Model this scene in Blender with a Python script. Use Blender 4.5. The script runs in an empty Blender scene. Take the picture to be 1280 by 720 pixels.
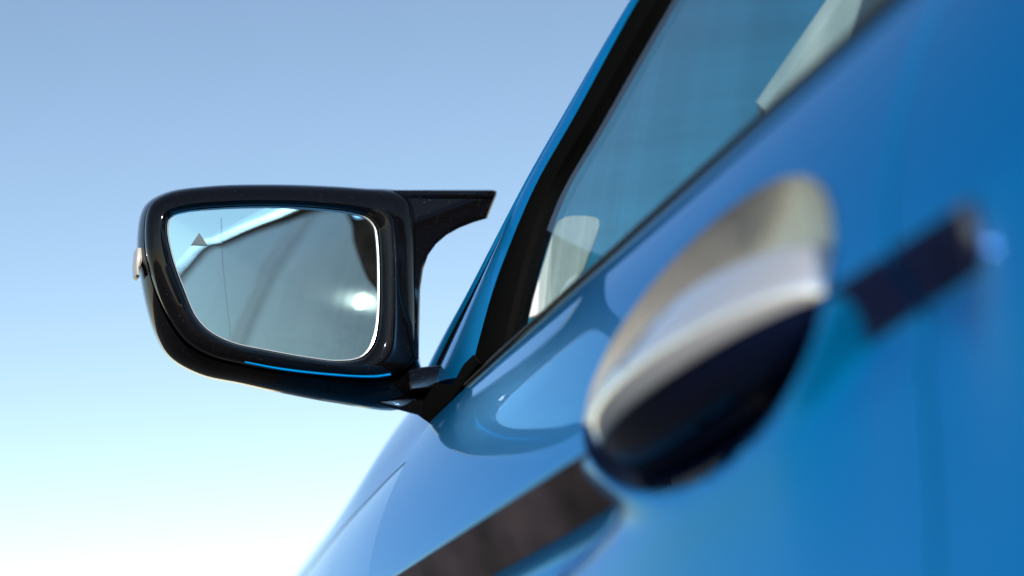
import bpy, bmesh, math, random
from mathutils import Vector, Matrix
from mathutils.geometry import intersect_line_plane
random.seed(7)
rad = math.radians
sc = bpy.context.scene
C = sc.collection

# ------------------------------------------------------------------ camera
H = 0.66                       # lens height above the ground
FPX = 2200.0                   # focal length in photo pixels (1280 wide)
PITCH, YAW = rad(19.8), rad(18.96)
LOOK = Vector((math.sin(YAW)*math.cos(PITCH), math.cos(YAW)*math.cos(PITCH), math.sin(PITCH)))
RIGHT = Vector((math.cos(YAW), -math.sin(YAW), 0))
UP = RIGHT.cross(LOOK)
cd = bpy.data.cameras.new('camera'); cam = bpy.data.objects.new('camera', cd); C.objects.link(cam)
# the hand-held camera leans about its axis and the car's waistline is wedge-shaped: W turns the "waistline" frame into the level world
W = Matrix.Rotation(rad(-7.0), 3, 'X') @ Matrix.Rotation(rad(8.0), 3, LOOK)
cam.matrix_world = Matrix.Translation((0, 0, H)) @ W.to_4x4() @ Matrix((RIGHT, UP, -LOOK)).transposed().to_4x4()
cd.sensor_width = 36; cd.lens = FPX/1280*36
cd.clip_start = 0.02; cd.clip_end = 8000
cd.dof.use_dof = True; cd.dof.focus_distance = 1.37; cd.dof.aperture_fstop = 3.1
sc.camera = cam

# ------------------------------------------------------------------ sky, sun, exposure
SUN_DIR = (W @ Vector((-0.245, -0.935, 0.255))).normalized()      # towards the sun
elev = math.asin(SUN_DIR.z); azim = math.atan2(SUN_DIR.x, SUN_DIR.y)
w = bpy.data.worlds.new('World'); sc.world = w; w.use_nodes = True
nt = w.node_tree; bg = nt.nodes['Background']
sky = nt.nodes.new('ShaderNodeTexSky'); sky.sky_type = 'NISHITA'; sky.sun_disc = False
sky.sun_elevation = elev; sky.sun_rotation = azim
sky.air_density = 1.0; sky.dust_density = 0.10; sky.ozone_density = 1.6; sky.altitude = 0
tint = nt.nodes.new('ShaderNodeMix'); tint.data_type = 'RGBA'; tint.blend_type = 'MULTIPLY'; tint.inputs['Factor'].default_value = 1
tint.inputs['B'].default_value = (.985, .94, .905, 1)      # white balance of the photograph
nt.links.new(sky.outputs[0], tint.inputs['A']); nt.links.new(tint.outputs['Result'], bg.inputs[0]); bg.inputs[1].default_value = 0.15
sd = bpy.data.lights.new('sun', 'SUN'); sun = bpy.data.objects.new('sun', sd); C.objects.link(sun)
sd.energy = 4.8; sd.angle = rad(0.5); sd.color = (1.0, 0.94, 0.86)
sun.rotation_euler = SUN_DIR.to_track_quat('Z', 'Y').to_euler(); sun.location = (-2, -4, 4)
vs = sc.view_settings; vs.view_transform = 'Standard'; vs.look = 'None'; vs.gamma = 1; vs.use_curve_mapping = False
vs.exposure = 0.12
sc.cycles.use_denoising = True
sc.cycles.max_bounces = 14; sc.cycles.glossy_bounces = 8; sc.cycles.transparent_max_bounces = 24
sc.cycles.caustics_reflective = False; sc.cycles.caustics_refractive = False
sc.cycles.sample_clamp_indirect = 25

# ------------------------------------------------------------------ helpers
def ray(px, py):
    return LOOK + RIGHT*((px-640)/FPX) + UP*((360-py)/FPX)
def hit(px, py, p0, n):
    d = ray(px, py); return d*(p0.dot(n)/d.dot(n))
def catmull(pts, n, closed=False):
    """resample a control polyline with a centripetal-ish Catmull-Rom curve"""
    P = [Vector(p) for p in pts]; m = len(P); out = []
    segs = m if closed else m-1
    def g(i):
        if closed: return P[i % m]
        if i < 0: return P[0]*2-P[1]
        if i >= m: return P[-1]*2-P[-2]
        return P[i]
    for s in range(segs):
        p0, p1, p2, p3 = g(s-1), g(s), g(s+1), g(s+2)
        t0 = 0.0; a = .5
        t1 = t0+max((p1-p0).length, 1e-6)**a; t2 = t1+max((p2-p1).length, 1e-6)**a; t3 = t2+max((p3-p2).length, 1e-6)**a
        for k in range(n):
            t = t1+(t2-t1)*k/n
            A1 = p0*((t1-t)/(t1-t0))+p1*((t-t0)/(t1-t0)); A2 = p1*((t2-t)/(t2-t1))+p2*((t-t1)/(t2-t1)); A3 = p2*((t3-t)/(t3-t2))+p3*((t-t2)/(t3-t2))
            B1 = A1*((t2-t)/(t2-t0))+A2*((t-t0)/(t2-t0)); B2 = A2*((t3-t)/(t3-t1))+A3*((t-t1)/(t3-t1))
            out.append(B1*((t2-t)/(t2-t1))+B2*((t-t1)/(t2-t1)))
    if not closed: out.append(P[-1].copy())
    return out
def lerp(a, b, t): return a+(b-a)*t
def sstep(a, b, x):
    t = min(1, max(0, (x-a)/(b-a))); return t*t*(3-2*t)
def interp(tab, v):
    if v <= tab[0][0]: return tab[0][1]
    for (a, b), (c, d) in zip(tab, tab[1:]):
        if v <= c: return b+(d-b)*(v-a)/(c-a)
    return tab[-1][1]

CAR = Vector((1.25, 0.9, 0.0))
def build(name, verts, faces, mat, parent, smooth=35, rel=True):
    """one mesh object; verts are relative to the lens, stored relative to the car's base"""
    off = Vector((0, 0, H))-CAR if rel else Vector((0, 0, 0))
    me = bpy.data.meshes.new(name)
    me.from_pydata([tuple(Vector(v)+off) for v in verts], [], faces)
    bm = bmesh.new(); bm.from_mesh(me); bmesh.ops.remove_doubles(bm, verts=bm.verts, dist=1e-5)
    bmesh.ops.delete(bm, geom=[q for q in bm.verts if not q.link_faces], context='VERTS')
    bmesh.ops.recalc_face_normals(bm, faces=bm.faces); bm.to_mesh(me); bm.free()
    if smooth:
        me.polygons.foreach_set('use_smooth', [True]*len(me.polygons)); me.set_sharp_from_angle(angle=rad(smooth))
    me.materials.append(mat)
    o = bpy.data.objects.new(name, me); C.objects.link(o); o.parent = parent
    return o
def grid(rows, closed=False):
    nc = len(rows[0]); v = [p for r in rows for p in r]; f = []
    for i in range(len(rows)-1):
        for j in range(nc if closed else nc-1):
            k = (j+1) % nc
            f.append((i*nc+j, i*nc+k, (i+1)*nc+k, (i+1)*nc+j))
    return v, f
def slab(poly, back, bevel=0.0):
    """closed solid: a polygon and its copy moved by 'back'; bevel insets the front edge a little"""
    n = len(poly); c = sum(poly, Vector())/n
    v = []; f = []
    if bevel:
        bd = back.normalized()*bevel
        ins = []
        nn = back.normalized()
        for i in range(n):
            a, b, d = poly[i-1], poly[i], poly[(i+1) % n]
            e1 = (b-a).normalized(); e2 = (d-b).normalized(); t = (e1+e2).normalized()
            ins.append(t.cross(nn).normalized())
        area = sum((((poly[i]-c).cross(poly[(i+1) % n]-c)).dot(nn) for i in range(n)))
        sgn = -1 if area > 0 else 1
        rings = [[p+d*sgn*bevel for p, d in zip(poly, ins)], [p+d*sgn*bevel*.3+bd*.3 for p, d in zip(poly, ins)], [p+bd for p in poly], [p+back-bd for p in poly], [p+back+d*sgn*bevel for p, d in zip(poly, ins)]]
    else: rings = [poly, [p+back for p in poly]]
    for r in rings: v += r
    for k in range(len(rings)-1):
        for i in range(n):
            j = (i+1) % n; f.append((k*n+i, k*n+j, (k+1)*n+j, (k+1)*n+i))
    f.append(tuple(range(n))); f.append(tuple(reversed(range((len(rings)-1)*n, len(rings)*n))))
    return v, f
def strip(a, b, back, crown=None, crownh=0.0):
    """solid band between two edge curves, thick by 'back', its front optionally crowned"""
    rows = []
    for p, q in zip(a, b):
        if crown is None: front = [p, q]
        else: front = [lerp(p, q, t)+crown*crownh*(1-(2*t-1)**2) for t in (0, .12, .3, .5, .7, .88, 1)]
        rows.append(front+[q+back, p+back])
    v, f = grid(rows, closed=True); n = len(rows[0])
    f.append(tuple(range(n))); f.append(tuple(reversed(range(len(v)-n, len(v)))))
    return v, f
def tube(pts, r, sides=8):
    rows = []
    for i, p in enumerate(pts):
        t = (pts[min(i+1, len(pts)-1)]-pts[max(i-1, 0)]).normalized()
        u = t.cross(Vector((0, 0, 1))); u = u.normalized() if u.length > .01 else Vector((1, 0, 0)); vv = t.cross(u)
        rows.append([p+(u*math.cos(a)+vv*math.sin(a))*r for a in [2*math.pi*k/sides for k in range(sides)]])
    v, f = grid(rows, closed=True); f.append(tuple(range(sides))); f.append(tuple(range(len(v)-sides, len(v))))
    return v, f

# ------------------------------------------------------------------ materials
def new_mat(name):
    m = bpy.data.materials.new(name); m.use_nodes = True
    return m, m.node_tree.nodes, m.node_tree.links, m.node_tree.nodes['Principled BSDF']
def setp(b, **k):
    names = dict(base='Base Color', metal='Metallic', rough='Roughness', coat='Coat Weight', coatr='Coat Roughness', spec='Specular IOR Level', ior='IOR', trans='Transmission Weight')
    for a, v in k.items(): b.inputs[names[a]].default_value = (*v, 1) if isinstance(v, tuple) else v
def speckle(N, L, scale, lo, hi):
    tc = N.new('ShaderNodeTexCoord'); n = N.new('ShaderNodeTexNoise'); n.inputs['Scale'].default_value = scale; n.inputs['Detail'].default_value = 3
    L.new(tc.outputs['Object'], n.inputs['Vector'])
    r = N.new('ShaderNodeMapRange'); r.inputs['From Min'].default_value = lo; r.inputs['From Max'].default_value = hi
    L.new(n.outputs['Fac'], r.inputs['Value']); return r.outputs['Result'], tc
def schlick(N, L, f0):
    geo = N.new('ShaderNodeNewGeometry')
    dt = N.new('ShaderNodeVectorMath'); dt.operation = 'DOT_PRODUCT'; L.new(geo.outputs['Normal'], dt.inputs[0]); L.new(geo.outputs['Incoming'], dt.inputs[1])
    ab = N.new('ShaderNodeMath'); ab.operation = 'ABSOLUTE'; L.new(dt.outputs['Value'], ab.inputs[0])
    om = N.new('ShaderNodeMath'); om.operation = 'SUBTRACT'; om.inputs[0].default_value = 1; om.use_clamp = True; L.new(ab.outputs[0], om.inputs[1])
    pw = N.new('ShaderNodeMath'); pw.operation = 'POWER'; pw.inputs[1].default_value = 4.2; L.new(om.outputs[0], pw.inputs[0])
    ma = N.new('ShaderNodeMath'); ma.operation = 'MULTIPLY_ADD'; ma.inputs[1].default_value = .97-f0; ma.inputs[2].default_value = f0; L.new(pw.outputs[0], ma.inputs[0])
    return ma.outputs[0], om.outputs[0]
def mat_paint():
    """metallic blue base with fine flakes under a blue-tinted clear lacquer"""
    m, N, L, b = new_mat('blue_metallic_paint'); out = N['Material Output']
    setp(b, base=(0.0, 0.2, 0.5), metal=0.60, rough=0.42, spec=.04)
    tc = N.new('ShaderNodeTexCoord'); v = N.new('ShaderNodeTexVoronoi'); v.inputs['Scale'].default_value = 2600
    L.new(tc.outputs['Object'], v.inputs['Vector'])
    mx = N.new('ShaderNodeMix'); mx.data_type = 'RGBA'
    mx.inputs['A'].default_value = (0.0, 0.20, 0.52, 1); mx.inputs['B'].default_value = (0.0, 0.30, 0.68, 1)
    sp = N.new('ShaderNodeSeparateColor'); L.new(v.outputs['Color'], sp.inputs[0]); L.new(sp.outputs[0], mx.inputs['Factor'])
    L.new(mx.outputs['Result'], b.inputs['Base Color'])
    fr, om = schlick(N, L, .038)
    cr = N.new('ShaderNodeMix'); cr.data_type = 'RGBA'; cr.inputs['A'].default_value = (.03, .40, .95, 1); cr.inputs['B'].default_value = (.95, .98, 1, 1)
    sq = N.new('ShaderNodeMath'); sq.operation = 'POWER'; sq.inputs[1].default_value = 3.2; L.new(om, sq.inputs[0]); L.new(sq.outputs[0], cr.inputs['Factor'])
    gl = N.new('ShaderNodeBsdfGlossy'); gl.inputs['Roughness'].default_value = .012; L.new(cr.outputs['Result'], gl.inputs['Color'])
    n = N.new('ShaderNodeTexNoise'); n.inputs['Scale'].default_value = 350; n.inputs['Detail'].default_value = 1
    L.new(tc.outputs['Object'], n.inputs['Vector'])
    bp = N.new('ShaderNodeBump'); bp.inputs['Strength'].default_value = 0.02; bp.inputs['Distance'].default_value = 0.0005
    L.new(n.outputs['Fac'], bp.inputs['Height']); L.new(bp.outputs['Normal'], gl.inputs['Normal'])
    ms = N.new('ShaderNodeMixShader'); L.new(fr, ms.inputs[0]); L.new(b.outputs[0], ms.inputs[1]); L.new(gl.outputs[0], ms.inputs[2])
    L.new(ms.outputs[0], out.inputs['Surface'])
    return m
def mat_black(name, rough=.07, base=(.006, .006, .008), dust=.5):
    m, N, L, b = new_mat(name); setp(b, base=base, rough=rough, spec=.26)
    f, tc = speckle(N, L, 1100, .69, .76)
    mu = N.new('ShaderNodeMath'); mu.operation = 'MULTIPLY'; mu.inputs[1].default_value = dust; L.new(f, mu.inputs[0])
    mx = N.new('ShaderNodeMix'); mx.data_type = 'RGBA'; mx.inputs['A'].default_value = (*base, 1); mx.inputs['B'].default_value = (.32, .31, .30, 1)
    L.new(mu.outputs[0], mx.inputs['Factor']); L.new(mx.outputs['Result'], b.inputs['Base Color'])
    r2, _ = speckle(N, L, 14, .35, .7)
    mr = N.new('ShaderNodeMapRange'); mr.inputs['To Min'].default_value = rough*.6; mr.inputs['To Max'].default_value = rough*1.7
    L.new(r2, mr.inputs['Value']); L.new(mr.outputs['Result'], b.inputs['Roughness'])
    return m
def mat_plain(name, base, rough=.5, metal=0.0, scale=60, var=.15):
    m, N, L, b = new_mat(name); setp(b, base=base, rough=rough, metal=metal)
    f, tc = speckle(N, L, scale, .3, .7)
    mx = N.new('ShaderNodeMix'); mx.data_type = 'RGBA'
    mx.inputs['A'].default_value = (*[c*(1-var) for c in base], 1); mx.inputs['B'].default_value = (*[min(1, c*(1+var)) for c in base], 1)
    L.new(f, mx.inputs['Factor']); L.new(mx.outputs['Result'], b.inputs['Base Color'])
    return m
def mat_glass(name, tint, dust=.05):
    """thin tinted car glass: Schlick reflection over a tinted clear pass, with faint dried streaks"""
    m, N, L, b = new_mat(name); N.remove(b); out = N['Material Output']
    geo = N.new('ShaderNodeNewGeometry')
    dt = N.new('ShaderNodeVectorMath'); dt.operation = 'DOT_PRODUCT'; L.new(geo.outputs['Normal'], dt.inputs[0]); L.new(geo.outputs['Incoming'], dt.inputs[1])
    ab = N.new('ShaderNodeMath'); ab.operation = 'ABSOLUTE'; L.new(dt.outputs['Value'], ab.inputs[0])
    om = N.new('ShaderNodeMath'); om.operation = 'SUBTRACT'; om.inputs[0].default_value = 1; L.new(ab.outputs[0], om.inputs[1])
    pw = N.new('ShaderNodeMath'); pw.operation = 'POWER'; pw.inputs[1].default_value = 5; L.new(om.outputs[0], pw.inputs[0])
    ma = N.new('ShaderNodeMath'); ma.operation = 'MULTIPLY_ADD'; ma.inputs[1].default_value = .95; ma.inputs[2].default_value = .043; L.new(pw.outputs[0], ma.inputs[0])
    tr = N.new('ShaderNodeBsdfTransparent')
    gl = N.new('ShaderNodeBsdfGlossy'); gl.inputs['Roughness'].default_value = 0.0
    mx = N.new('ShaderNodeMixShader'); L.new(ma.outputs[0], mx.inputs[0]); L.new(tr.outputs[0], mx.inputs[1]); L.new(gl.outputs[0], mx.inputs[2])
    tc = N.new('ShaderNodeTexCoord'); mp = N.new('ShaderNodeMapping'); mp.inputs['Rotation'].default_value = (rad(12), 0, 0); mp.inputs['Scale'].default_value = (1, 20, .35)
    L.new(tc.outputs['Object'], mp.inputs[0])
    n = N.new('ShaderNodeTexNoise'); n.inputs['Scale'].default_value = 1.6; n.inputs['Detail'].default_value = 2.5; L.new(mp.outputs[0], n.inputs['Vector'])
    mr = N.new('ShaderNodeMapRange'); mr.inputs['From Min'].default_value = .35; mr.inputs['From Max'].default_value = .7; mr.inputs['To Min'].default_value = dust*.35; mr.inputs['To Max'].default_value = dust
    L.new(n.outputs['Fac'], mr.inputs['Value'])
    tm = N.new('ShaderNodeMix'); tm.data_type = 'RGBA'; tm.inputs['A'].default_value = (*[c*.84 for c in tint], 1); tm.inputs['B'].default_value = (*[min(1, c*1.08) for c in tint], 1)
    mr2 = N.new('ShaderNodeMapRange'); mr2.inputs['From Min'].default_value = .32; mr2.inputs['From Max'].default_value = .68; L.new(n.outputs['Fac'], mr2.inputs['Value'])
    L.new(mr2.outputs['Result'], tm.inputs['Factor']); L.new(tm.outputs['Result'], tr.inputs[0])
    g2 = N.new('ShaderNodeBsdfGlossy'); g2.inputs['Roughness'].default_value = .09; g2.inputs['Color'].default_value = (.8, .82, .82, 1)
    df = N.new('ShaderNodeBsdfDiffuse'); df.inputs[0].default_value = (.30, .31, .30, 1)
    m2 = N.new('ShaderNodeMixShader'); m2.inputs[0].default_value = .03; L.new(df.outputs[0], m2.inputs[1]); L.new(g2.outputs[0], m2.inputs[2])
    m3 = N.new('ShaderNodeMixShader'); L.new(mr.outputs['Result'], m3.inputs[0]); L.new(mx.outputs[0], m3.inputs[1]); L.new(m2.outputs[0], m3.inputs[2])
    L.new(m3.outputs[0], out.inputs['Surface'])
    return m
def mat_mirror():
    m, N, L, b = new_mat('mirror_glass'); N.remove(b); out = N['Material Output']
    g1 = N.new('ShaderNodeBsdfGlossy'); g1.inputs['Roughness'].default_value = .002; g1.inputs['Color'].default_value = (.58, .80, .80, 1)
    g2 = N.new('ShaderNodeBsdfGlossy'); g2.inputs['Roughness'].default_value = .08; g2.inputs['Color'].default_value = (.7, .7, .7, 1)
    df = N.new('ShaderNodeBsdfDiffuse'); df.inputs[0].default_value = (.3, .3, .29, 1)
    f, tc = speckle(N, L, 45, .3, .8)
    mr = N.new('ShaderNodeMapRange'); mr.inputs['To Min'].default_value = .01; mr.inputs['To Max'].default_value = .05; L.new(f, mr.inputs['Value'])
    a = N.new('ShaderNodeMixShader'); a.inputs[0].default_value = .96; L.new(g2.outputs[0], a.inputs[1]); L.new(df.outputs[0], a.inputs[2])
    x = N.new('ShaderNodeMixShader'); L.new(mr.outputs['Result'], x.inputs[0]); L.new(g1.outputs[0], x.inputs[1]); L.new(a.outputs[0], x.inputs[2])
    L.new(x.outputs[0], out.inputs['Surface']); return m
def mat_ground():
    m, N, L, b = new_mat('pale_worn_asphalt'); setp(b, rough=.9)
    tc = N.new('ShaderNodeTexCoord')
    a = N.new('ShaderNodeTexNoise'); a.inputs['Scale'].default_value = .35; a.inputs['Detail'].default_value = 6; L.new(tc.outputs['Object'], a.inputs['Vector'])
    v = N.new('ShaderNodeTexVoronoi'); v.inputs['Scale'].default_value = 90; L.new(tc.outputs['Object'], v.inputs['Vector'])
    r = N.new('ShaderNodeValToRGB'); r.color_ramp.elements[0].position = .3; r.color_ramp.elements[0].color = (.09, .084, .076, 1); r.color_ramp.elements[1].position = .7; r.color_ramp.elements[1].color = (.15, .14, .128, 1)
    L.new(a.outputs['Fac'], r.inputs[0])
    mx = N.new('ShaderNodeMix'); mx.data_type = 'RGBA'; mx.blend_type = 'MULTIPLY'; mx.inputs['Factor'].default_value = .2
    L.new(r.outputs[0], mx.inputs['A']); L.new(v.outputs['Distance'], mx.inputs['B']); L.new(mx.outputs['Result'], b.inputs['Base Color'])
    bp = N.new('ShaderNodeBump'); bp.inputs['Strength'].default_value = .4; bp.inputs['Distance'].default_value = .004; L.new(v.outputs['Distance'], bp.inputs['Height']); L.new(bp.outputs[0], b.inputs['Normal'])
    return m
PAINT = mat_paint()
GLOSS = mat_black('gloss_black', rough=.035, base=(.003, .003, .004), dust=.4)
PIANO = mat_black('piano_black', rough=.004, base=(.004, .005, .006), dust=.1)
SATIN = mat_black('satin_black', rough=.24, base=(.012, .012, .013), dust=.35)
RUBBER = mat_black('rubber_seal', rough=.5, base=(.006, .006, .006), dust=.12); RUBBER.node_tree.nodes['Principled BSDF'].inputs['Specular IOR Level'].default_value = 0.0
CHROME = mat_plain('bright_trim', (.30, .30, .30), .25, 1.0, var=.05)
RECESS = mat_plain('satin_grey_metal', (.62, .58, .54), .32, .55, var=.05)
CHROMEH = mat_plain('polished_handle_cap', (.92, .92, .93), .04, .70, var=.03)
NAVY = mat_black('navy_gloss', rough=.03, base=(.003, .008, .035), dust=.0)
DARKTRIM = mat_plain('dark_trim', (.10, .095, .09), .22, .8, var=.1)
GLASS = mat_glass('tinted_side_glass', (.86, .965, .975), .012)
REARGLASS = mat_glass('dark_rear_glass', (.66, .80, .82), .03)
FARGLASS = mat_glass('privacy_glass', (.16, .21, .23), .02)
SCREEN = mat_glass('windscreen_glass', (.07, .46, .56), .008)
MIRROR = mat_mirror()
EDGE = mat_plain('ground_glass_edge', (.80, .82, .82), .25, .6, var=.04)
SIGNAL = mat_plain('clear_signal_lens', (.50, .47, .43), .12, 0, var=.08)
ETCH = mat_plain('etched_mark', (.05, .06, .065), .4)
ICON = mat_plain('warning_icon', (.09, .125, .14), .3)
GROUND = mat_ground()
DARKFAB = mat_plain('dark_interior', (.025, .025, .027), .7)
HEADLIN = mat_plain('light_headliner', (.84, .86, .86), .85, scale=400, var=.04)
TYRE = mat_plain('tyre_rubber', (.02, .02, .02), .8)
ALLOY = mat_plain('alloy', (.5, .5, .5), .3, 1)

# ------------------------------------------------------------------ ground
me = bpy.data.meshes.new('ground'); R_ = 3000
me.from_pydata([(-R_, -R_, 0), (R_, -R_, 0), (R_, R_, 0), (-R_, R_, 0)], [], [(0, 1, 2, 3)]); me.materials.append(GROUND)
g = bpy.data.objects.new('ground', me); C.objects.link(g); g['kind'] = 'structure'

# ------------------------------------------------------------------ car
car = bpy.data.objects.new('car', None); C.objects.link(car); car.location = W @ (CAR-Vector((0, 0, H)))+Vector((0, 0, H)); car.rotation_euler = W.to_euler()
car['label'] = 'glossy metallic blue car with black door mirror, seen close along its front door'
car['category'] = 'car'
XT = W.transposed() @ Vector((1, 0, 0)); UPR = W.transposed() @ Vector((0, 0, 1))      # level directions in the car's frame
CPT = Vector((.33, .9, .24))+XT*.92                   # a point on the car's centre plane
def half(p): return (CPT-p).dot(XT)
def w2r(p): return W.transposed() @ (Vector(p)-Vector((0, 0, H)))

# --- side skin: x as a function of z (z relative to the lens)
def arc(z):
    u = (z-.2362)/.1453; return .3312+.1453*(.06*u+.30*u*u)
PROF_UP = [(.3905, .3800), (.3870, .3835), (.3835, .3815)]+[(arc(z), z) for z in (.376, .366, .350, .330, .305, .280, .258, .243)]+[(.3312, .2362)]
PROF_LO = [(.3312, .2362), (.3322, .2328), (.3400, .2205), (.3490, .2080), (.3535, .2000), (.3545, .1940), (.3530, .1850), (.3480, .1600), (.3400, .1150), (.3340, .0600), (.3310, .0000), (.3330, -.1000), (.3420, -.2000), (.3570, -.3000), (.3700, -.3600), (.3950, -.4000)]
pu = catmull([(x, z, 0) for x, z in PROF_UP], 7); pl = catmull([(x, z, 0) for x, z in PROF_LO], 5)
PROFILE = [(p.x, p.y) for p in pu]+[(p.x, p.y) for p in pl[1:]]
SMOOTH = [(-.4, .395), (-.36, .370), (-.2, .342), (0, .331), (.06, .3338), (.115, .3365), (.16, .3365), (.20, .3340)]+[(z, arc(z)) for z in (.2362, .25, .27, .29, .31, .33, .35, .37)]
HC = (.712, .254); HA, HB = .136, .066               # door handle dish
def side_pt(y, x, z, dish=False):
    if .10 < z < .2362:                               # the crease groove tapers towards the rear and dies behind the door gap
        gw = lerp(.60, 1.0, sstep(.50, .92, y)); k = sstep(.10, .17, z); z0 = z
        z = lerp(z, .2362-(.2362-z)*gw, k); x = lerp(x, interp(SMOOTH, z)+(x-interp(SMOOTH, z0))*gw, k)
        if y < .500: x = lerp(x, interp(SMOOTH, z), k*sstep(.500, .470, y))
        if dish and .566 < y < 1.0:
            a_ = sstep(.175, .207, z); x = lerp(x, interp(SMOOTH, z), k*sstep(.568, .645, y)*sstep(lerp(1.0, .858, a_), lerp(.72, .775, a_), y))
    if dish:
        rr = math.hypot((y-HC[0])/HA, (z-HC[1])/HB)
        if rr < 1.26:
            k = sstep(1.24, 1.00, rr); x = lerp(x, interp(SMOOTH, z), k)
            if rr < 1: x += .034*(1-rr**2.2)
    x += .012*max(0, abs(y-.6)-.5)**2                 # gentle plan curve away from the door
    return Vector((x, y, z))
def skin(ys, dish=False):
    rows = []
    for y in ys: rows.append([side_pt(y, x, z, dish) for x, z in PROFILE])
    # return the shut edges inwards so that panels have thickness
    first = [p+Vector((.016, 0, 0)) for p in rows[0]]; last = [p+Vector((.016, 0, 0)) for p in rows[-1]]
    return grid([first]+rows+[last])
Y_SHUT, Y_FRONT = .533, 1.310
CREASE = [(1.30, .3770, .3560), (1.419, .3850, .3640), (1.52, .3880, .3625), (1.611, .3905, .3596), (1.719, .3950, .3560), (1.849, .4000, .3480), (2.2, .4200, .3250), (2.6, .4700, .2800), (3.0, .6000, .1900)]
INNER = [(1.30, .420, .440), (1.42, .430, .456), (1.52, .4365, .4635), (1.608, .4400, .4630), (1.69, .4425, .4500), (1.778, .4450, .4340), (1.88, .4475, .4240), (2.0, .4500, .4150), (2.3, .4650, .3880), (2.6, .5050, .3500), (3.0, .6400, .2600)]
CRC = catmull([(y, x, z) for y, x, z in CREASE], 8); INC = catmull([(y, x, z) for y, x, z in INNER], 8)
def along(cur, y): return interp([(p.x, p.y) for p in cur], y), interp([(p.x, p.z) for p in cur], y)
def low_row(y):
    """side of the car in front of the mirror: the door profile squeezed under the wing's crease"""
    cx, cz = along(CRC, y); r = []
    k0 = sstep(1.30, 1.42, y); x0 = arc(cz)
    for n_, (x, z) in enumerate(PROFILE):
        zz = z if z < .2362 else .2362+(z-.2362)*(cz-.2362)/(.3835-.2362)
        xx = x if z < .2362 else arc(zz)
        if n_ < 15: zz = min(zz, cz); 
        k = sstep(.02, 1, (zz+.4)/(cz+.4))
        p = side_pt(y, xx, zz); p.x += (cx-x0-.012*max(0, abs(y-.6)-.5)**2)*k; r.append(p)
    r[0] = Vector((cx+.001, y, cz-.0005))
    return r
Y_WING = 1.95
ys = [Y_SHUT+.0022+(i/170)*(.88-Y_SHUT) for i in range(171)]+[.88+(Y_FRONT-.88)*(i/60) for i in range(1, 61)]
v, f = skin(ys, True)
def rdish(p): return math.hypot((p.y-HC[0])/HA, (p.z-HC[1])/HB)
rowsd = [[side_pt(y, x, z, True) for x, z in PROFILE] for y in ys]+[low_row(Y_FRONT+.001+(Y_WING-.003-Y_FRONT)*i/60) for i in range(61)]
v, f = grid([[p+Vector((.016, 0, 0)) for p in rowsd[0]]]+rowsd+[[p+Vector((.016, 0, 0)) for p in rowsd[-1]]])
front_door = build('front_door', v, [q for q in f if not all(rdish(v[i]) < .985 for i in q)], PAINT, car, 40)
rows = []
for i in range(25):
    q = 1.0-i/24*.999
    rows.append([side_pt(HC[0]+HA*q*math.cos(a), interp(SMOOTH, HC[1]+HB*q*math.sin(a)), HC[1]+HB*q*math.sin(a), True)+Vector((-.0004 if i else -.0008, 0, 0)) for a in [2*math.pi*k/96 for k in range(96)]])
v, f = grid(rows, True)
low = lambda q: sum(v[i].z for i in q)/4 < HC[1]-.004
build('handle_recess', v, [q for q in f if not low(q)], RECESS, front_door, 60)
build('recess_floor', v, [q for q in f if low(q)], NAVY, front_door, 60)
CREASEREFL = mat_plain('bronze_reflection', (.30, .225, .235), .05, 1.0, scale=14, var=.6)  # strip coloured to imitate the ground's reflection in the crease groove
ZT = (.2338, .2315, .2275, .2225, .2170, .2115, .2070)
lo_tab = sorted((z, x) for x, z in PROFILE if z <= .2362)
rows = []
for i in range(91):
    y = .840+(1.945-.840)*i/90; rr_ = [side_pt(y, interp(lo_tab, z), z) if y < Y_FRONT else None for z in ZT]
    if y >= Y_FRONT: rr_ = [side_pt(y, interp(lo_tab, z), z)+Vector(((along(CRC, y)[0]-arc(along(CRC, y)[1])-.012*max(0, abs(y-.6)-.5)**2)*sstep(.02, 1, (z+.4)/(along(CRC, y)[1]+.4)), 0, 0)) for z in ZT]
    front = [p+Vector((-.0012, 0, -.0008)) for p in rr_]
    rows.append(front+[front[-1]+Vector((.004, 0, .001)), front[0]+Vector((.004, 0, .001))])
v, f = grid(rows, True); f.append(tuple(range(len(rows[0]))))
build('crease_reflection', v, f, CREASEREFL, front_door, 50)
DARKSTRIP = mat_plain('navy_reflection', (.008, .022, .10), .12, .2)  # dark strip painted in for the crease's dark reflection beside the handle
def short_reflection(y0, y1, par):
    rows = []
    for i in range(9):
        front = [side_pt(lerp(y0, y1, i/8), interp(lo_tab, z), z)+Vector((-.0012, 0, -.0008)) for z in (.2338, .2300, .2240, .2170, .2100, .2050, .2010)]
        rows.append(front+[front[-1]+Vector((.004, 0, .001)), front[0]+Vector((.004, 0, .001))])
    v, f = grid(rows, True); f.append(tuple(range(len(rows[0])))); f.append(tuple(range(len(v)-len(rows[0]), len(v))))
    return build('crease_reflection', v, f, DARKSTRIP, par, 50)
short_reflection(Y_SHUT+.003, .580, front_door)
rear_door = build('rear_door', *skin([-.55+i*(Y_SHUT-.0022+.55)/60 for i in range(61)]), PAINT, car, 40)
short_reflection(.476, Y_SHUT-.003, rear_door)
quarter = build('rear_quarter', *skin([-1.9+i*(1.345)/60 for i in range(61)]), PAINT, car, 40)

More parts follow.
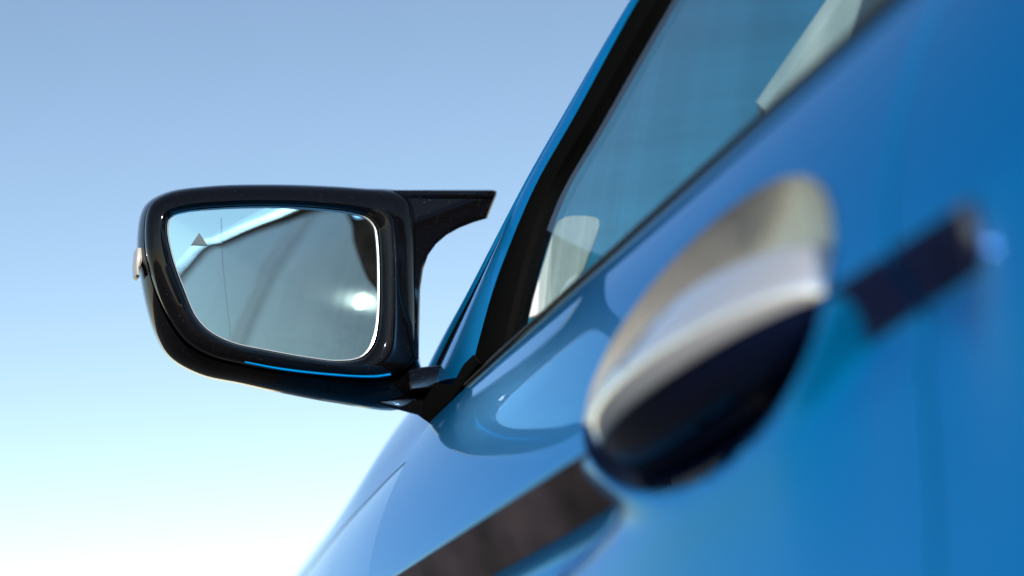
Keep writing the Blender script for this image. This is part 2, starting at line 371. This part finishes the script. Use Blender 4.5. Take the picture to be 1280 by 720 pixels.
# --- front wing: over the crease to the bonnet edge, and the whole side ahead of the door
rows = []
for i in range(61):
    y = 1.30+(3.0-1.30)*i/60; cx, cz = along(CRC, y); ix, iz = along(INC, y)
    a, b = Vector((ix, y, iz)), Vector((cx, y, cz))
    rows.append([a+Vector((.004, 0, -.014)), a, lerp(a, b, .25)+Vector((-.0028, 0, .0028)), lerp(a, b, .5)+Vector((-.004, 0, .0036)), lerp(a, b, .75)+Vector((-.0030, 0, .0026)), lerp(a, b, .94)+Vector((-.0008, 0, .0008)), b+Vector((-.0006, 0, .0002)), b+Vector((.010, 0, -.010))])
v, f = grid(rows); base = len(v)
v2, f2 = grid([low_row(Y_WING+.002+(3.0-Y_WING)*i/30) for i in range(31)])
front_wing = build('front_wing', v+v2, f+[tuple(k+base for k in q) for q in f2], PAINT, car, 40)

# --- bonnet
rows = []
for i in range(41):
    y = 1.53+(3.0-1.53)*i/40; ix, iz = along(INC, y)
    r = [Vector((ix+.008, y, iz-.022)), Vector((ix+.008, y, iz+.003)), Vector((ix+.013, y, iz+.0075))]
    for k in range(1, 25):
        t = k/24; e = Vector((ix+.013, y, iz+.0075)); r.append(e+XT*(2*half(e)*t)+UPR*(.085*math.sin(math.pi*t)**.8))
    rows.append(r)
bonnet = build('bonnet', *grid(rows), PAINT, car, 40)

# --- glazing plane of the side windows
TLEAN = .200
GP0 = Vector((.3880, 1.0, .3845)); GN = Vector((1, 0, -TLEAN)).normalized()      # points inboard
GA, GB = .130, .42                                    # lean at the waist and barrel curvature of the side glass
def gx(z): h = z-GP0.z; return GP0.x+GA*h+GB*h*max(h, 0)
def gpt(y, z): return Vector((gx(z), y, z))
def gpx(px, py):
    d = ray(px, py); lo, hi = .3, 3.0
    for _ in range(60):
        t = (lo+hi)/2
        if d.x*t < gx(d.z*t): lo = t
        else: hi = t
    return d*lo
seal_r = [gpx(*p) for p in ((609, 456), (627, 437), (640, 385), (654, 328), (683, 242), (735, 150), (820, 0))]
seal_l = [gpx(*p) for p in ((587, 470), (600, 420), (616, 364), (639, 302), (669, 234), (719, 145), (799, 0))]
silh = [gpx(*p) for p in ((520, 487), (552, 425), (583, 370), (620, 300), (658, 228), (706, 144), (791, 0))]
yt, zt = seal_r[-1].y, seal_r[-1].z
TOPC = [(yt-.08, zt+.046), (yt-.18, zt+.090), (yt-.32, zt+.130), (.33, zt+.160), (.05, zt+.168), (-.25, zt+.142), (-.6, zt+.078), (-.95, zt-.015), (-1.22, zt-.11), (-1.36, .386)]
def off2(i, d):
    a = TOPC[max(i-1, 0)]; b = TOPC[min(i+1, len(TOPC)-1)]
    ty, tz = b[0]-a[0], b[1]-a[1]; l = math.hypot(ty, tz)
    return TOPC[i][0]+tz/l*d*-1*-1*(-1 if False else 1)*(0)+(-tz/l*-1)*d*(-1), TOPC[i][1]+(-ty/l)*d
def offc(d): return [gpt(*off2(i, d)) for i in range(len(TOPC))]
ws, wo = (seal_r[-1]-seal_l[-1]).length, (silh[-1]-seal_r[-1]).length
edge_in = catmull(seal_r+offc(0), 6)
edge_seal = catmull(seal_l+offc(.012), 6)
edge_out = catmull(silh+offc(.050), 6)
NF = len(seal_r)*6                                    # samples that belong to the pillar in front
back = GN*.014
def mid(a, b, t): return [lerp(p, q, t) for p, q in zip(a, b)]
seal = build('window_seal', *strip(edge_in, edge_seal, back, -GN, .004), RUBBER, front_door, 40)
pillar = build('a_pillar', *strip(mid(edge_seal, edge_out, .03), mid(edge_seal, edge_out, .70), back*1.2, -GN, .004), PAINT, car, 40)
build('gutter_gap', *strip(mid(edge_seal, edge_out, .70), mid(edge_seal, edge_out, .82), back), RUBBER, pillar, 40)
build('outer_lip', *strip(mid(edge_seal, edge_out, .82), edge_out, back*1.4, -GN, .002), PAINT, pillar, 40)
build('bright_trim', *strip([p-GN*.002 for p in mid(edge_seal, edge_out, -.10)[NF+10:]], [p-GN*.002 for p in mid(edge_seal, edge_out, .06)[NF+10:]], back*.4, -GN, .004), CHROME, pillar, 40)

# --- roof and headliner
rows = []; rows2 = []
for p in edge_out[NF-4:]:
    r = [p+GN*.03, p]
    for k in range(1, 21):
        t = k/20; s = math.sin(math.pi*t)
        r.append(p+XT*(2*half(p)*t)+Vector((0, .10*s*sstep(.2, 1.0, p.y), 0))+UPR*(.075*s**.7))
    rows.append(r); rows2.append([q+Vector((0, -.03, -.035)) for q in r[3:-2]])
roof = build('roof', *grid(rows), PAINT, car, 40)
build('headliner', *grid(rows2), HEADLIN, roof, 40)

# --- windscreen, bowed forward between the two front pillars
rows = []
for p in edge_out[:NF-3]:
    q = p+GN*.022+Vector((.006, 0, 0)); r = []
    for k in range(25):
        t = k/24; s = math.sin(math.pi*t); r.append(q+XT*(2*half(q)*t)+Vector((0, .16*s, 0))+UPR*(.012*s))
    rows.append(r)
lowp = edge_out[0]
windscreen = build('windscreen', *grid(rows), SCREEN, car, 40)

# --- side windows
fw = [gpt(.555, .372), gpt(1.262, .372)]+catmull(mid(seal_r, seal_l, .25), 4)
edge_pane = mid(edge_in, edge_seal, .4)
top_f = [p for p in edge_pane[NF:] if p.y > .56]
fw += top_f+[gpt(.555, top_f[-1].z+.002)]
def curved_pane(outline, inset, thick):
    """pane of the barrel-curved side glass cut to an outline, two faces and a rim"""
    bm = bmesh.new(); vs_ = [bm.verts.new((0, p.y, p.z)) for p in outline]; bm.faces.new(vs_)
    z0, z1 = min(p.z for p in outline), max(p.z for p in outline); k = 30
    for q in range(1, k):
        bmesh.ops.bisect_plane(bm, geom=bm.verts[:]+bm.edges[:]+bm.faces[:], dist=1e-6, plane_co=(0, 0, z0+(z1-z0)*q/k), plane_no=(0, 0, 1))
    bm.verts.index_update(); rim = [tuple(w_.index for w_ in e.verts) for e in bm.edges if len(e.link_faces) == 1]
    fs = [tuple(q.index for q in ff.verts) for ff in bm.faces]; n = len(bm.verts)
    a = [gpt(q.co.y, q.co.z)+GN*inset for q in bm.verts]; bm.free()
    return a+[p+GN*thick for p in a], fs+[tuple(reversed([i+n for i in q])) for q in fs]+[(i, j, j+n, i+n) for i, j in rim]
glass_f = build('window_glass', *curved_pane(fw, .005, .0045), GLASS, front_door, 35)
top_r = [p for p in edge_pane[NF:] if p.y < .44]
rw = [gpt(.445, .372), gpt(.445, top_r[0].z)]+top_r+[gpt(top_r[-1].y, .372)]
glass_r = build('window_glass', *curved_pane(rw, .005, .0045), REARGLASS, rear_door, 35)
build('b_pillar', *curved_pane([gpt(.4455, .372), gpt(.5545, .372), gpt(.5545, top_f[-1].z), gpt(.4455, top_f[-1].z+.004)], .0046, .03), PIANO, car, 35)

# --- belt moulding: slim dark strip with a bright lip where glass meets door
def sweep(sec, y0, y1, n=40):
    return [[side_pt(lerp(y0, y1, i/n), x, z) for x, z in sec] for i in range(n+1)]
def closed(rows):
    v, f = grid(rows, True); n = len(rows[0]); f.append(tuple(range(n))); f.append(tuple(range(len(v)-n, len(v)))); return v, f
SEC = [(.3860, .3805), (.3838, .3850), (.3850, .3890), (.3890, .3915), (.3930, .3900), (.3930, .3805)]
SECL = [(.3832, .3842), (.3826, .3852), (.3832, .3862), (.3842, .3864), (.3846, .3850)]
build('belt_moulding', *closed(sweep(SEC, Y_SHUT+.006, Y_FRONT-.004)), SATIN, front_door, 50)
build('bright_lip', *closed(sweep(SECL, Y_SHUT+.006, Y_FRONT-.004)), DARKTRIM, front_door, 60)
build('belt_moulding', *closed(sweep(SEC, -1.5, Y_SHUT-.006)), SATIN, rear_door, 50)

# --- door handle
def handle_loft(sec, m=4):
    cs = catmull([(o, z, 0) for o, z in sec], m); rows = []; n = 60
    for i in range(n+1):
        s = i/n; y = .815-.218*s
        e = max(.03, max(.0, math.sin(math.pi*min(1, s**.80)))**.50)
        zz = .2315+.0160*s
        rows.append([Vector((.355-p.x*1.10*e**.85, y, zz+p.y*(.25+.75*e))) for p in cs])
    return rows
BAR = [(.000, .032), (.012, .0365), (.0230, .0350), (.0290, .0310), (.0380, .0180), (.0470, .0050), (.0482, .0020), (.0475, -.0010), (.0450, -.0085), (.0435, -.0110), (.0390, -.0165), (.030, -.0235), (.016, -.0285), (.000, -.0295)]
handle = build('door_handle', *closed(handle_loft(BAR)), NAVY, front_door, 50)
CAP = [(.0100, .0375), (.0160, .0388), (.0230, .0378), (.0290, .0340), (.0340, .0275), (.0400, .0190), (.0455, .0105), (.0490, .0040), (.0502, .0005), (.0497, -.0040), (.0472, -.0100), (.0445, -.0140), (.0410, -.0120), (.0300, .0150), (.0150, .0330)]
build('handle_cap', *closed(handle_loft(CAP, 3)), CHROMEH, front_door, 40)

# --- door mirror
MN = Vector((0.038, -.99, -.112)).normalized()         # faces rearwards, a touch down
MP = hit(545, 500, GP0, GN)+Vector((-.012, -.02, 0))
def mp(px, py, d=0.0): return hit(px, py, MP-MN*d, MN)  # d: metres forward of the bezel plane
G = [(209, 283), (213, 271), (228, 265), (272, 260), (340, 258), (400, 261), (440, 266), (460, 273), (469, 284), (472, 300), (474, 350), (472, 405), (466, 430), (452, 446), (425, 451), (380, 446), (330, 437), (290, 428), (262, 414), (245, 396), (230, 362), (215, 320)]
B = [(181, 300), (187, 257), (208, 242), (262, 233), (340, 231), (410, 233), (455, 236), (495, 240), (513, 252), (519, 285), (519, 350), (519, 420), (517, 450), (503, 464), (470, 473), (415, 471), (350, 464), (300, 455), (262, 445), (232, 427), (207, 391), (190, 348)]
S1 = [(171, 300), (180, 258), (206, 240.5), (262, 232), (340, 230), (410, 232), (455, 235), (497, 238), (516, 250), (523, 285), (523, 350), (523, 420), (526, 455), (535, 490), (500, 512), (420, 504), (350, 491), (300, 480), (250, 469), (211, 447), (193, 418), (177, 358)]
def blend(a, b, t): return [(lerp(p[0], q[0], t), lerp(p[1], q[1], t)) for p, q in zip(a, b)]
def shrink(a, t, c=(350, 350)): return [(c[0]+(p[0]-c[0])*t, c[1]+(p[1]-c[1])*t) for p in a]
def loop(a, d): return catmull([mp(x, y, d) for x, y in a], 6, True)
bez = [loop(shrink(G, 1.004, (342, 352)), .016), loop(blend(G, B, .05), .004), loop(blend(G, B, .12), .0005), loop(blend(G, B, .30), -.003), loop(blend(G, B, .55), -.002), loop(blend(G, B, .80), .002), loop(blend(G, B, .92), .006), loop(B, .012), loop(blend(G, B, .97), .020)]
shell = [loop(blend(G, B, .99), .0215), loop(blend(B, S1, .12), .018), loop(blend(B, S1, .45), .024), loop(blend(B, S1, .85), .038), loop(S1, .052), loop(shrink(S1, .93), .078), loop(shrink(S1, .75), .103), loop(shrink(S1, .45), .118), loop(shrink(S1, .05), .122)]
v, f = grid(shell, True); f.append(tuple(range(len(v)-len(shell[0]), len(v))))
f.append(tuple(reversed(range(len(shell[0])))))
side_mirror = build('side_mirror', v, f, GLOSS, car, 50)
side_mirror['label'] = 'gloss black door mirror with pointed inner winglet'
bezel = build('bezel', *grid(bez, True), GLOSS, side_mirror, 50)
gl_loop = loop(shrink(G, .992, (342, 352)), .007)
# slightly domed mirror glass
cen = mp(342, 352, .007); rr = 8; rows = []
for k in range(rr+1):
    t = 1-k/rr*.999
    rows.append([lerp(cen, p, t)+MN*.0010*(1-t*t) for p in gl_loop])
v, f = grid([[p-MN*.003 for p in gl_loop]]+rows, True)
mglass = build('mirror_glass', v, f, MIRROR, side_mirror, 60)
ring = [loop(shrink(G, 1.002, (342, 352)), .0075), loop(shrink(G, 1.000, (342, 352)), .0055), loop(shrink(G, .990, (342, 352)), .0058), loop(shrink(G, .988, (342, 352)), .0072)]
build('glass_edge', *grid(ring, True), EDGE, side_mirror, 60)
# etched dotted line of the outer blind-spot zone and the warning triangle
v = []; f = []
pts = catmull([mp(x, y, .0052) for x, y in ((277, 272), (277.5, 300), (279, 330), (283, 370), (289, 418))], 18)
for p in pts:
    k = len(v); a = RIGHT*.00024; b = UP*.00024
    v += [p-a-b, p+a-b, p+a+b, p-a+b]; f.append((k, k+1, k+2, k+3))
build('etched_line', v, f, ETCH, side_mirror, 0)
build('warning_triangle', *slab([mp(x, y, .0054) for x, y in ((239, 306), (249, 291), (260, 307))], -MN*.0004), ICON, side_mirror, 0)
inr = [loop(shrink(G, .945, (342, 352)), .0053), loop(shrink(G, .9425, (342, 352)), .0053)]
# winglet: pointed fin running inboard from the top corner
WG = [(470, 237.5), (560, 237.5), (616, 237.5), (621, 239), (621, 243), (614, 260), (609, 273), (592, 278), (574, 285), (558, 294), (545, 305), (535, 319), (529, 336), (525, 362), (524, 400), (523, 450), (505, 450), (500, 380), (498, 300)]
build('winglet', *slab([mp(x, y, .012) for x, y in WG], ray(560, 270).normalized()*.035, .004), GLOSS, side_mirror, 22)
rows = []
for k in range(25):
    x = lerp(452, 617, k/24)
    rows.append([mp(x, 243.5, .0105), mp(x, 240.5, .022), mp(x, 237.6, .034), mp(x, 237.4, .040), mp(x, 250, .040), mp(x, 247, .0115)])
build('winglet_top', *closed(rows), GLOSS, side_mirror, 50)
# foot and arm: stand on the door's top corner
ADIR = ray(530, 490).normalized()
FT = [(508, 462), (530, 458.5), (560, 455), (576, 452), (582, 456), (588, 466), (584, 481), (560, 485), (512, 489)]
build('mirror_foot', *slab([mp(x, y, .018) for x, y in FT], ADIR*.045, .003), GLOSS, side_mirror, 25)
AR = [(455, 480), (512, 487), (560, 486), (584, 483), (596, 452), (625, 470), (560, 545), (545, 531), (528, 520.5), (500, 513), (470, 506)]
build('mirror_arm', *slab([mp(x, y, .034) for x, y in AR], ADIR*.055, .003), GLOSS, side_mirror, 25)
build('mirror_gasket', *slab([gpx(x, y)-GN*.006 for x, y in ((552, 480), (574, 484), (588, 458), (600, 446), (607, 456), (575, 500), (545, 532), (528, 520))], GN*.004, .001), RUBBER, side_mirror, 30)
for pl_, r_ in (([(306, 452.5), (350, 461), (400, 467), (440, 470), (470, 470.5), (488, 468)], .0011), ([(330, 447), (380, 456.5), (430, 461.5), (460, 462.5), (484, 461)], .0006)):
    build('ledge_reflection', *tube(catmull([mp(x, y, .003) for x, y in pl_], 8), r_), PAINT, side_mirror, 60)  # blue-painted tubes imitate the reflection along the mirror's lower ledges
# two ledges under the glass
def ledge(a, b, d0, d1, name):
    rows = []
    for (x0, y0), (x1, y1) in zip(a, b): rows.append([mp(x0, y0, d0), mp(x0, y0, d1), mp(x1, y1, d1+.004), mp(x1, y1, d0)])
    return build(name, *closed(rows), PAINT, side_mirror, 40)
# turn signal on the outer end
TS = [(172, 309), (184, 309), (184, 321), (179, 324), (176, 334), (175, 345), (171, 343), (170, 328)]
build('turn_signal', *slab([mp(x, y, .026) for x, y in TS], -MN*.02, .002), SIGNAL, side_mirror, 40)

# --- inside: sun visor folded against the windscreen, dashboard, seat
def inplane(pts, p0, n): return [hit(x, y, p0, n) for x, y in pts]
vn = Vector((0, -.85, -.53)).normalized()
vis = inplane([(955, 137), (1062, -18), (1085, -40), (1230, -60), (1330, 60), (1330, 260), (1180, 330), (960, 160)], Vector((.54, .90, .60)), vn)
build('sun_visor', *slab(vis, Vector((0, .012, .012)), .002), HEADLIN, car, 40)
def rbox(c, s, r=.03):
    """rounded box given in level world coordinates"""
    bm = bmesh.new(); bmesh.ops.create_cube(bm, size=1)
    for vv in bm.verts: vv.co = Vector((c[0]+vv.co.x*s[0], c[1]+vv.co.y*s[1], c[2]+vv.co.z*s[2]))
    bmesh.ops.bevel(bm, geom=bm.edges[:], offset=r, segments=3, affect='EDGES')
    vs_ = [w2r(vv.co) for vv in bm.verts]; bm.verts.index_update(); fs = [tuple(q.index for q in ff.verts) for ff in bm.faces]; bm.free(); return vs_, fs
# pale panel and dark slab behind the glass, added as the mirror's reflection
PALEREFL = mat_plain('pale_reflection', (.82, .81, .79), .6, scale=300, var=.04)
def behind(pts, d): return [gpx(x, y)+GN*d+ray(x, y)*.0 for x, y in pts]
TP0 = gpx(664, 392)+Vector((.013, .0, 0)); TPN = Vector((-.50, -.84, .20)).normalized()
build('reflection_panel', *slab(inplane([(661, 398), (666, 375), (673, 350), (688, 300), (693, 285), (698, 276), (706, 271), (718, 269), (732, 269.5), (744, 271), (749, 274), (750, 281), (747, 292), (740, 312), (730, 338), (712, 362), (680, 392)], TP0, TPN), ray(700, 330)*.012, .002), PALEREFL, front_door, 30)
build('reflection_frame', *slab(behind([(738, 300), (745, 289), (766, 300), (785, 320), (740, 380), (715, 385), (728, 345)], .050), ray(740, 330)*.012, .002), DARKFAB, front_door, 30)
CW = W @ CPT+Vector((0, 0, H)); XW = CW.x
build('dashboard', *rbox((XW, 1.42, .72), (1.50, .36, .26), .06), DARKFAB, car, 40)
for sx in (XW-.42, XW+.42):
    seat = build('front_seat', *rbox((sx, .30, .62), (.50, .16, .62), .07), DARKFAB, car, 60)
    build('headrest', *rbox((sx, .27, 1.03), (.27, .10, .17), .045), DARKFAB, seat, 60)
build('rear_seat', *rbox((XW, -.95, .72), (1.36, .22, .86), .06), DARKFAB, car, 60)
build('floor_pan', *rbox((XW, .55, .24), (1.66, 4.4, .12), .03), DARKFAB, car, 40)
for wx in (XW-.80, XW+.80):
    for wy in (2.15, -.75):
        ring = [2*math.pi*k/40 for k in range(41)]
        rows = [[w2r((wx+ox, wy+math.cos(a)*r, .33+math.sin(a)*r)) for ox, r in ((-.1, .23), (-.1, .31), (-.08, .33), (.08, .33), (.1, .31), (.1, .23))] for a in ring]
        wheel = build('wheel', *grid(rows), TYRE, car, 40)
        r2 = [[w2r((wx+ox, wy+math.cos(a)*r, .33+math.sin(a)*r)) for ox, r in ((-.085, .02), (-.075, .08), (-.09, .2), (-.1, .231))] for a in ring]
        build('rim', *grid(r2), ALLOY, wheel, 40)
# the far side of the car, mirrored
for src in (front_door, rear_door, quarter, front_wing, glass_f, glass_r):
    me = src.data.copy()
    cl = CPT+Vector((0, 0, H))-CAR
    for vv in me.vertices: vv.co = vv.co-XT*(2*(vv.co-cl).dot(XT))
    me.flip_normals()
    o = bpy.data.objects.new(src.name.split('.')[0], me); C.objects.link(o); o.parent = car
    me.materials.clear(); me.materials.append(FARGLASS if 'glass' in src.name else PAINT)
